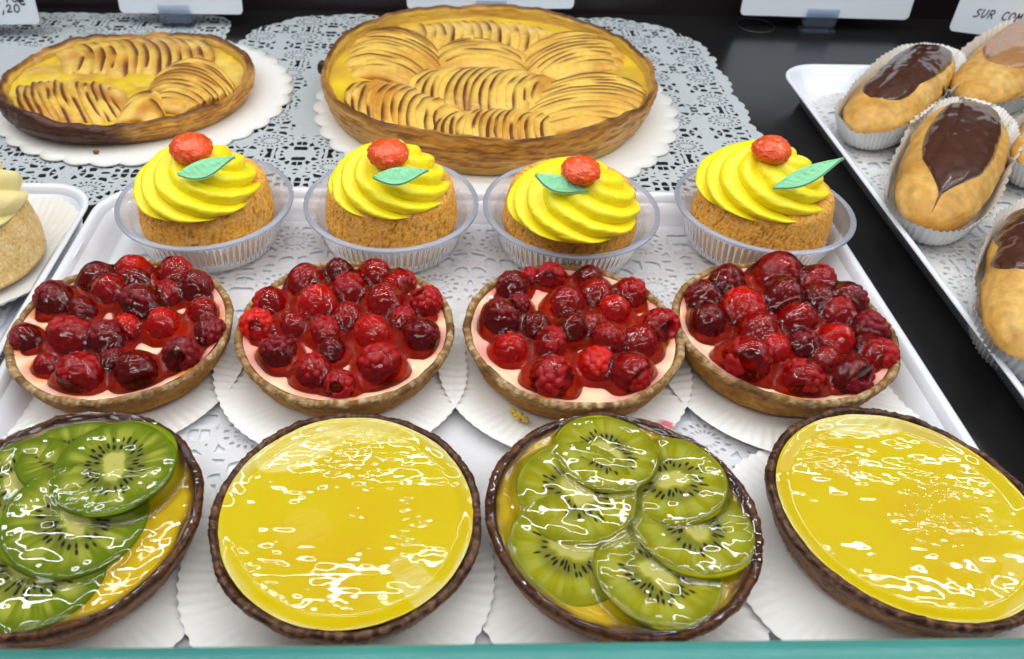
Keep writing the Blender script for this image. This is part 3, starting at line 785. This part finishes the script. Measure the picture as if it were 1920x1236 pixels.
# ------------------------------------------------------------------ apple tarts
def apple_slice(parent, c, d, q, w, h, bow, sgn, z0, seed, brown, step, clip=None):
    """one crescent: thick browned leading edge, pale face sloping back under the next one"""
    m = 25
    s = np.linspace(-1, 1, m)[:, None]
    env = h * np.clip(1 - np.abs(s) ** 2.4, .03, 1) ** .62
    B = step * 2.3
    cs = [(0, -.0045), (-.0001, -.0012), (.0001, -.0003), (.0009, .0002), (.0017, .0001), (step * .6, -.0003), (step * 1.2, -.0009), (B, -.0022), (B, -.0050)]
    t = np.array([p[0] for p in cs])[None]; dz = np.array([p[1] for p in cs])[None]
    al = sgn * (t * (.4 + .6 * np.sqrt(env / h))) + bow * (1 - s ** 2) + .0005 * vn(s * 3 + seed, seed)
    z = z0 + env + dz * (.5 + .5 * env / h) * 1.25 + .0003 * vn(s * 4 + seed, seed * 1.3)
    X = c[0] + d[0] * al + q[0] * w * s; Y = c[1] + d[1] * al + q[1] * w * s
    if clip:
        e = np.sqrt((X / clip[0]) ** 2 + (Y / clip[1]) ** 2); f_ = np.where(e > 1, 1 / e, 1); X = X * f_; Y = Y * f_
    G = np.stack([X, Y, z], -1)
    k = np.array([.8, 1.0, 1.3, 1.4, 1.1, .25, .05, 0, 0])[None]
    nb = np.clip(.60 + 1.0 * vn(s * 2.2 + seed * 1.7, seed * .37), .05, 1.2)
    skin = np.clip(k * nb * brown * 1.15, 0, 1)
    tan = np.clip(.8 * vn(s * 1.5 + seed * .23, t * 160 + seed * .2, 2.) + .22, 0, 1) * brown
    C = mixc(np.array((.84, .55, .11)), (.56, .22, .022), tan)
    C = mixc(C, (.15, .040, .009), skin)
    kk = len(cs)
    f = gfaces(m, kk, False, True) + [list(range(kk)), [(m - 1) * kk + a for a in range(kk)][::-1]]
    return mesh_obj('apple_slice', G.reshape(-1, 3), f, M_apple, parent, C)
def fan(root, org, P0, P1, n, w, h, bow, lean, zl, zb, seed, skew=0., brown=1., arch=.3, clip=None):
    """a row of overlapping slices between two pixels of the photo"""
    a = at(P0[0], P0[1], zl) - org; b = at(P1[0], P1[1], zl) - org
    Fo = bpy.data.objects.new('apple_fan', None); COL.objects.link(Fo); Fo.parent = root; Fo.empty_display_size = .01
    d = b - a; Ln = np.linalg.norm(d); d /= Ln
    q = np.array((-d[1], d[0])); ca, sa = math.cos(skew), math.sin(skew)
    q = np.array((ca * q[0] - sa * q[1], sa * q[0] + ca * q[1]))
    for i in range(n):
        t = i / (n - 1); e = 1 - (2 * t - 1) ** 2
        ww = w * 1.24 * (.80 + .20 * e) * (1 + .06 * math.sin(i * 2.3 + seed))
        hh = h * ((1 - arch) + arch * e)
        apple_slice(Fo, a + d * (Ln * t) + q * (.0012 * math.sin(i * 1.7 + seed)), d, q, ww, hh, bow * 1.3, (1 if lean > 0 else -1), zb, seed * 10 + i, brown, Ln / (n - 1), clip)
def puff_crust(root, rx, ry, bx, by, H, th, fill, seed, dark, na=360):
    prof = [(-th - .004, fill - .004), (-th - .001, fill), (-th, H - .003), (-th * .6, H - .0004), (-th * .25, H), (0, H - .0016), (.0006, H - .004), (.0004, H * .6), (-.002, H * .3), (-.005, .001), (-.008, 0)]
    P, t = resample(prof, 46)
    a = np.linspace(0, 2 * PI, na, endpoint=False)
    A = a[None] * np.ones((46, 1)); ca, sa = np.cos(A), np.sin(A); off = P[:, :1]; z = P[:, 1:] + 0 * A
    big = fbm(ca * 1.6 + seed, sa * 1.6, 0, 3)
    hf = ss(H * .3, H, z)
    lay = fbm(ca * 9 + seed, sa * 9, z * 1700 + 3 * fbm(ca * 6, sa * 6, 0, 2), 3)
    R = 1.0 + .018 * fbm(ca * 1.3 + seed * 2, sa * 1.3, 0, 2)
    o = off + .0011 * lay + .0012 * fbm(ca * 8, sa * 8, z * 120 + seed, 3)
    if dark:
        fold = np.exp(-(((A - dark[0] + PI) % (2 * PI) - PI) / .55) ** 2) * (off > -th * .8)
        o = o + fold * .0045 * np.sin(np.clip(z / H, 0, 1) * PI * .8); z = z + fold * hf * .0035
    G = np.stack([(rx * R + o) * ca, (ry * R + o) * sa, z + hf * (.0050 * big + .0022 * fbm(ca * 9 + seed, sa * 9, 1, 2))], -1)
    n2 = fbm(ca * 3 + seed, sa * 3, z * 60, 3)
    C = mixc((.76, .36, .05), (.32, .10, .010), np.clip(.42 + 2.2 * lay, 0, 1))
    C = mixc(C, (.90, .55, .14), ss(.1, .4, fbm(ca * 4 + seed, sa * 4, z * 700 + 9, 2)) * .6)
    top = ss(H * .80, H * .97, z)
    C = mixc(C, (.36, .16, .035), top * .8)
    C = mixc(C, (.085, .026, .008), ss(H * .88, H * .99, z) * ss(-.25, .15, n2) * .9)
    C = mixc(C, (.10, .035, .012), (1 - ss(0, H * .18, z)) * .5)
    inner = (off < -th * .7) & (z < H - .002)
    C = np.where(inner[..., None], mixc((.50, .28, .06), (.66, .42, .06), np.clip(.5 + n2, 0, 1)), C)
    if dark:
        a0, wd = dark
        dd = np.abs((A - a0 + PI) % (2 * PI) - PI)
        C = mixc(C, mixc((.10, .030, .012), (.045, .014, .009), np.clip(.5 + 2 * lay, 0, 1)), (1 - ss(wd * .6, wd, dd + .2 * n2)) * (off > -th * .8))
    return grid('crust', G, M_puff, root, C, False, True, True)
def cust(root, rx, ry, z, seed):
    X, Y, RR, AA = disc(1, 0, 40, 160)
    n = fbm(X * 5 + seed, Y * 5, seed, 3)
    C = mixc((.80, .56, .03), (.62, .36, .05), np.clip(.45 + 1.3 * n, 0, 1))
    grid('custard', np.stack([X * rx, Y * ry, z + .0015 * n], -1), M_custard, root, C, False, True)

bo = np.array((.0345, .5085))
root = thing('apple_tart', 'large round apple tart with fanned slices and a high browned pastry wall', 'tart', (*bo, .0030))
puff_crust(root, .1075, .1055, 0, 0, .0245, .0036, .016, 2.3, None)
cust(root, .1035, .1015, .0165, 3.)
X_ = lambda X, Y: (560 + X / 2.5946, Y / 2.5946)
bigf = [  # start, end, n, half width, height, bow, lean, skew, brown
 (X_(590, 125), X_(1170, 135), 14, .0215, .0085, .004, -.5, .12, .75),
 (X_(430, 340), X_(500, 150), 13, .0300, .0105, .008, -.5, -.42, .8),
 (X_(900, 300), X_(870, 190), 7, .0260, .0100, .006, -.5, -.1, .8),
 (X_(1400, 300), X_(1290, 160), 11, .0300, .0095, .006, -.5, .25, .8),
 (X_(1400, 575), X_(1440, 360), 13, .0310, .0100, .006, -.5, .30, .9),
 (X_(610, 370), X_(1200, 410), 16, .0270, .0105, -.006, .5, -.22, .9),
 (X_(290, 430), X_(720, 550), 12, .0270, .0100, -.007, .5, .35, 1.),
 (X_(720, 575), X_(1230, 580), 15, .0205, .0095, -.005, .5, -.25, 1.)]
for k, (a, b, n, w, h, bow, lean, sk, br) in enumerate(bigf):
    lean *= 2.1
    fan(root, bo, a, b, n, w, h, bow, lean, .027, .0150, k * 1.31 + 2, sk, br, .3, (.1025, .1005))
V, Fc = ICO3
P = V * (.003, .003, .0045); P += .0008 * np.stack([fbm(V[:, 0] * 2, V[:, 1] * 2, V[:, 2] * 2)] * 3, 1)
o = mesh_obj('burnt_tip', P, Fc, M_puff, root, np.ones((len(V), 3)) * (.02, .010, .010)); q = at(601, 124, .024) - bo; o.location = (q[0] + .001, q[1], .0200)

so = np.array((-.2010, .5060))
root = thing('apple_tart', 'smaller flat apple tart at the left with a scorched front crust', 'tart', (*so, .0030))
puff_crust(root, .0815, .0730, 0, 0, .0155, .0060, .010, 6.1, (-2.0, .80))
cust(root, .0765, .068, .0105, 8.)
Z_ = lambda X, Y: (X / 3, Y / 3)
smf = [(Z_(400, 290), Z_(1120, 250), 13, .0250, .0085, .006, -.5, .30, 1.),
       (Z_(990, 600), Z_(1130, 370), 13, .0265, .0105, .009, -.5, -.45, .9),
       (Z_(120, 520), Z_(640, 520), 13, .0250, .0090, -.003, .5, .42, 1.)]
for k, (a, b, n, w, h, bow, lean, sk, br) in enumerate(smf):
    lean *= 2.1
    fan(root, so, a, b, n, w, h, bow, lean, .020, .0095, k * 2.1 + 30, sk, br, .3, (.0755, .067))
fan(root, so, Z_(800, 610), Z_(830, 570), 2, .0140, .0090, .008, -.5, .018, .0110, 44., -.1, 1.3, .3, (.0755, .067))

# ------------------------------------------------------------------ eclairs
def eclair(A, B, hw, lab, icing, prof, seed, name='eclair', side=0., s0=-.8, s1=.9, tail=None):
    A, B = np.array(A), np.array(B); c = (A + B) / 2; d = B - A; Ln = np.linalg.norm(d) / 2; d = d / (2 * Ln)
    rz = math.atan2(d[1], d[0])
    root = thing(name, lab, 'eclair', (c[0], c[1], .0075), 'eclairs on the right tray', rz)
    ns, na = 110, 110
    hz = .0150
    def body(s, a, lift=0.):
        e = np.clip(1 - np.abs(s) ** 2.8, 0, 1) ** (1 / 2.2)
        k = 1 + .08 * fbm(s * 2.6 + seed, np.cos(a) * 1.6, np.sin(a) * 1.6, 4) + .05 * np.sin(s * 2 + seed) + .028 * fbm(s * 9 + seed, np.cos(a) * 3.5, np.sin(a) * 3.5, 3)
        crease = .055 * np.exp(-((a - 1.15 - .1 * np.sin(s * 4 + seed)) / .10) ** 2) * ss(-.9, -.5, s)
        y = (hw * k * (1 - crease) + lift) * e * np.cos(a); z = (hz * k * (1 - crease) + lift) * e * np.sin(a)
        z = np.where(z < -hz * .75, -hz * .75, z)
        return np.stack([s * Ln * (1 + 0 * a), y, hz * .78 + z + .001], -1)
    sg = np.sin(np.linspace(-PI / 2, PI / 2, ns)) ; a = np.linspace(-PI, PI, na, endpoint=False)
    Sg, Ag = np.meshgrid(sg, a, indexing='ij')
    G = body(Sg, Ag)
    n = fbm(G[..., 0] * 60 + seed, G[..., 1] * 60, G[..., 2] * 60, 4); n2 = fbm(G[..., 0] * 25 + seed, G[..., 1] * 90, G[..., 2] * 90, 3)
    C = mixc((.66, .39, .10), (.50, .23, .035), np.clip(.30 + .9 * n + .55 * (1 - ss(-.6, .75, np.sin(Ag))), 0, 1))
    C = mixc(C, (.80, .54, .20), ss(.05, .45, n2) * .45)
    grid('choux_bun', G, M_choux, root, C, False, True)
    # icing follows the bun
    m, k = 90, 46
    t = np.linspace(0, 1, m); v = np.linspace(-1, 1, k)
    T, Vv = np.meshgrid(t, v, indexing='ij')
    wprof = np.interp(t, np.linspace(0, 1, len(prof)), prof)[:, None]
    endr = np.clip(1 - np.abs(2 * T - 1) ** 7, .0001, 1) ** .5
    wob = 1 + .16 * fbm(T * 3 + seed, np.sign(Vv) * 2, seed, 2)
    an = PI / 2 - side + Vv * wprof * endr * wob
    Ss = s0 + (s1 - s0) * T
    ed = np.clip(1 - np.abs(Vv) ** 6, 0, 1) ** .6 * np.clip(1 - np.abs(2 * T - 1) ** 12, 0, 1)
    lift = -.0008 + ed * (.0026 + .0007 * fbm(Ss * 5 + seed, Vv * 2, 1, 2))
    grid('icing', body(Ss, an, lift), icing, root, None, False, False)
    # boat-shaped paper case, open at the top, is its own thing
    return c, rz, Ln
def boat(c, rz, Ln, hw, lab, seed, h=.018):
    n = 74; na = n * 6
    a = np.linspace(0, 2 * PI, na, endpoint=False)
    rows = []
    # arc-length-ish parametrisation keeps the pleats even
    for e, z in ((.05, .0003), (.6, .0003), (.86, .0004), (.93, .002), (1.0, h * .45), (1.06, h * .8), (1.10, h)):
        L_, W_ = (Ln + .002) * (e if e > .9 else e), (hw + .002) * e
        ce, se = np.cos(a), np.sin(a)
        x = np.sign(ce) * np.abs(ce) ** .8 * L_; y = np.sign(se) * np.abs(se) ** .8 * W_
        pl = np.sin(n * a) * (.0006 if z > .001 else 0)
        wob = .0018 * vn(np.cos(a) * 3 + seed, np.sin(a) * 3, 0) * (z / h)
        nx, ny = ce / L_, se / W_; nn = np.hypot(nx, ny)
        x = x + (pl + wob) * nx / nn; y = y + (pl + wob) * ny / nn
        zz = .0064 + z + (.0007 * np.abs(np.sin(n * a / 2)) if e > 1.09 else 0) + .0025 * fbm(np.cos(a) * 2 + seed, np.sin(a) * 2, 0, 2) * (z / h) + 0 * a
        rows.append(np.stack([x, y, zz], -1))
    G = np.array(rows)
    o = grid('paper_case', G, M_liner, None, np.ones(G.shape) * (.78, .775, .75), False, True)
    o.location = (c[0], c[1], 0); o.rotation_euler = (0, 0, rz)
    tag(o, lab, 'paper case', 'boat shaped paper cases under the eclairs')
ecl = [
 (at(1612, 252, .018), at(1762, 98, .022), .0210, M_choc, [.72, .76, .66, .82, .95, 1.05, 1.15, 1.1], 3.3, -.74, .99,
  'chocolate eclair at the back left of its tray, icing drooping at the near end', 'boat shaped paper case around the chocolate eclair at the back left of the tray'),
 (at(1726, 442, .014), at(1828, 205, .022), .0232, M_choc, [.02, .05, .42, .72, .80, .84, .82, .78, .80, .88, .90], 7.1, -.985, .94,
  'chocolate eclair in the middle with icing running to a point at the near end', 'boat shaped paper case around the middle chocolate eclair'),
 (at(1918, 700, .014), at(1998, 400, .022), .0255, M_choc, [.62, .74, .50, .72, .78, .75, .75, .75], 12.4, -.30, .92,
  'pale eclair cut by the right edge, only a strip of chocolate icing in view', 'boat shaped paper case around the pale eclair cut by the right edge'),
 (at(1812, 196, .018), at(1990, 40, .022), .0250, M_caram, [.55, .85, .9, .95, .9, .8], 18.2, -.62, .95,
  'caramel iced eclair at the back right corner of the picture', 'boat shaped paper case around the caramel eclair'),
 (at(1935, 330, .018), at(2090, 170, .022), .0240, M_caram, [.6, .8, .8, .8, .6], 25.1, -.5, .9,
  'eclair bun of which only the round tip shows at the right edge', 'boat shaped paper case around the bun tip at the right edge')]
for A, B, hw, ic, prof, sd, s0, s1, lab, lab2 in ecl:
    c, rz, Ln = eclair(A, B, hw, lab, ic, prof, sd, s0=s0, s1=s1, side={3.3: .12, 12.4: .62}.get(sd, 0.))
    boat(c, rz, Ln, hw, lab2, sd)

# ------------------------------------------------------------------ price cards
def strokes(V, Fc, pts, wd, to3):
    for (x0, y0), (x1, y1) in zip(pts[:-1], pts[1:]):
        d = np.array((x1 - x0, y1 - y0)); l = np.linalg.norm(d) + 1e-9; n = np.array((-d[1], d[0])) / l * wd / 2; e = d / l * wd * .35
        q = [(x0 - e[0] + n[0], y0 - e[1] + n[1]), (x0 - e[0] - n[0], y0 - e[1] - n[1]), (x1 + e[0] - n[0], y1 + e[1] - n[1]), (x1 + e[0] + n[0], y1 + e[1] + n[1])]
        o = len(V); V.extend([to3(*p) for p in q]); Fc.append((o, o + 1, o + 2, o + 3))
def arc(cx, cy, rx, ry, a0, a1, n=12):
    return [(cx + rx * math.cos(math.radians(a0 + (a1 - a0) * k / n)), cy + ry * math.sin(math.radians(a0 + (a1 - a0) * k / n))) for k in range(n + 1)]
GL = {
 'S': [[(.95, .95), (.45, .92), (.25, .75), (.45, .55), (.8, .42), (.82, .2), (.5, .03), (0, .02)]],
 'U': [[(.15, 1), (.1, .35), (.3, .02), (.6, .05), (.85, .4), (.95, 1)]],
 'R': [[(.1, 0), (.2, 1), (.7, 1), (.9, .75), (.7, .52), (.2, .48)], [(.45, .5), (.9, 0)]],
 'C': [arc(.6, .5, .5, .5, 50, 310)],
 'G': [arc(.6, .5, .5, .5, 50, 310) + [(1, .45), (.65, .45)]],
 'O': [arc(.5, .5, .45, .5, 0, 360, 16)],
 '0': [arc(.5, .5, .42, .5, 0, 360, 16)],
 'M': [[(.0, 0), (.15, 1), (.45, .4), (.8, 1), (.95, 0)]],
 'A': [[(0, 0), (.5, 1), (.95, 0)], [(.2, .35), (.8, .35)]],
 'N': [[(.05, 0), (.1, 1), (.85, 0), (.9, 1)]],
 'D': [[(.1, 0), (.15, 1), (.6, .95), (.95, .5), (.6, .05), (.1, 0)]],
 'E': [[(.9, 1), (.15, 1), (.1, 0), (.9, 0)], [(.15, .5), (.75, .5)]],
 '1': [[(.2, .75), (.55, 1), (.5, 0)]],
 '2': [[(.1, .75), (.35, 1), (.75, .92), (.75, .6), (.3, .15), (.2, .02), (.6, .05), (.95, .1)]],
 ',': [[(.5, .2), (.45, -.1), (.3, -.3)]],
 '€': [arc(.6, .5, .45, .5, 50, 310), [(-.05, .62), (.75, .62)], [(-.05, .4), (.7, .4)]]}
def card(pl, pr, zb, lab, lines, clip=True, wdt=None, h=.070, from_right=False, tiltdeg=10):
    pl, pr = np.array(pl), np.array(pr)
    d = (pr - pl); L0 = np.linalg.norm(d); d /= L0
    if wdt:
        if from_right: pl = pr - d * wdt
        else: pr = pl + d * wdt
        L0 = wdt
    mid = (pl + pr) / 2
    root = thing('price_card', lab, 'price card', (mid[0], mid[1], 0), None)
    n = np.array((d[1], -d[0]))                         # towards the camera
    tl = math.radians(tiltdeg)
    def to3(u, v, off=0.):
        b = pl - mid + d * u - n * (v * math.sin(tl)) + n * off
        return (b[0], b[1], zb + v * math.cos(tl))
    P = rrect(0, L0, 0, h, .0035, 6); k = len(P)
    V = [to3(u, v, .0005) for u, v in P] + [to3(u, v, -.0005) for u, v in P]
    Fc = [list(range(k)), list(range(k, 2 * k))[::-1]] + [(i, i + k, (i + 1) % k + k, (i + 1) % k) for i in range(k)]
    mesh_obj('card', V, Fc, M_cardm, root, smooth=False)
    V, Fc = [], []
    for txt, u0, v0, hh, pitch, wd in lines:
        u = u0
        for ch in txt:
            if ch != ' ':
                for st in GL[ch]: strokes(V, Fc, [(u + x * pitch * .78 + y * .15 * hh, v0 + y * hh) for x, y in st], wd, lambda a, b: to3(a, b, .0008))
            u += pitch
    if V: mesh_obj('handwriting', V, Fc, M_ink, root, smooth=False)
    if clip:
        V, Fc = [], []
        cu = L0 * (.5 if clip is True else clip); ang = math.atan2(d[1], d[0])
        cw = .012
        Mx = Matrix.Translation(Vector((*(pl - mid + d * cu), 0))) @ Matrix.Rotation(ang, 4, 'Z')
        box_mesh(V, Fc, 0, -.0028, zb + .0005, cw, .0008, .0065, Mx); box_mesh(V, Fc, 0, .0028, zb + .0005, cw, .0008, .0065, Mx)
        box_mesh(V, Fc, 0, 0, zb - .0045, cw, .0018, .0012, Mx); box_mesh(V, Fc, 0, 0, (zb - .006) / 2 + .0002, cw * .8, .0012, (zb - .006) / 2, Mx)
        box_mesh(V, Fc, 0, 0, .0008, cw * 1.1, .006, .0007, Mx)
        mesh_obj('clip', V, Fc, M_clip, root, smooth=False)
    return root
Z1 = .0105
card(at(0, 46, Z1), at(76, 45, Z1), Z1, 'white price card at the top left corner with a euro price in pen', 
     [('20', .0775, .0088, .0052, .0056, .0009), (',', .0738, .0088, .0052, .0045, .0009), (',10', .0722, .0160, .0052, .0056, .0009), ('€', .0880, .0140, .0058, .0062, .0011)], True, .100, from_right=True)
card(at(226, 24, Z1), at(456, 27, Z1), Z1, 'blank white card held by a clear clip behind the smaller apple tart', [], .45)
card(at(763, 16, Z1), at(1075, 16, Z1), Z1, 'blank white card showing just above the back rim of the large apple tart', [])
card(at(1387, 28, Z1), at(1702, 37, Z1), Z1, 'blank white card on a clear clip above the bare black counter', [], .48)
card(at(1778, 57, Z1), at(1920, 75, Z1), Z1, 'white card at the top right corner reading SUR COMMANDE in pen',
     [('SUR COMMANDE', .0125, .0120, .0056, .0046, .0008), ('GO', .0475, .0240, .0056, .0050, .0010)], True, .110)
a = np.linspace(0, 2 * PI, 60, endpoint=False); b = np.linspace(0, 2 * PI, 8, endpoint=False)
A_, B_ = np.meshgrid(a, b, indexing='ij')
G = np.stack([(.0145 + .0005 * np.cos(B_)) * np.cos(A_), (.0145 + .0005 * np.cos(B_)) * np.sin(A_), .0008 + .0005 * np.sin(B_)], -1)
o = grid('wire_ring', G, pmat('dark_wire', (.02, .02, .025), .3), None, None, True, True); q = at(1416, 50, 0); o.location = (q[0], q[1] , 0)
tag(o, 'thin dark ring lying flat on the black counter under the clipped card', 'ring')

# ------------------------------------------------------------------ crumbs
V, Fc = ICO3
for i, (px, py, r, c, lab) in enumerate((
        (962, 771, .0013, (.80, .58, .10), 'yellow crumb farthest left beside the third raspberry tartlet'),
        (972, 779, .0018, (.80, .58, .10), 'largest yellow crumb on the paper case of the third raspberry tartlet'),
        (984, 786, .0014, (.74, .50, .12), 'small yellow crumb nearest the whole kiwi tartlet'),
        (180, 285, .0016, (.30, .12, .04), 'tiny brown crumb on the board in front of the smaller apple tart'))):
    n = fbm(V[:, 0] * 2.5 + i * 5, V[:, 1] * 2.5, V[:, 2] * 2.5, 3)
    P = V * (r * (1 + .7 * n))[:, None]; P[:, 2] *= .6
    z = .0095 if i < 3 else .0040
    o = mesh_obj('pastry_crumb', P, Fc, M_sponge, None, np.ones((len(V), 3)) * c); q = at(px, py, z); o.location = (q[0], q[1], z)
    tag(o, lab, 'crumb', 'pastry crumbs')

# ------------------------------------------------------------------ front glass of the case
gA, gB = np.array((-.34, .0770)), np.array((.38, .0955))
d = (gB - gA) / np.linalg.norm(gB - gA); nrm = np.array((-d[1], d[0])); mid = (gA + gB) / 2
root = thing('glass_panel', 'green tinted front glass of the display case along the bottom of the picture', 'glass pane', (mid[0], mid[1], 0))
root.rotation_euler = (0, 0, math.atan2(d[1], d[0]))
Lh = np.linalg.norm(gB - gA) / 2
V, Fc = [], []; box_mesh(V, Fc, 0, -.0045, .0375, Lh, .0040, .0370)
mesh_obj('pane', V, Fc, M_glass, root, smooth=False)
prof = [(-.0086, .0748), (-.0086, .0784), (-.0078, .0796), (-.0064, .0800), (-.0014, .0800), (-.0003, .0790), (0, .0778), (0, .0748)]
G = np.array([[(x, yy, zz) for yy, zz in prof] for x in np.linspace(-Lh, Lh, 40)])
o = grid('polished_edge', G, M_glassedge, root, None, False, True, smooth=True)
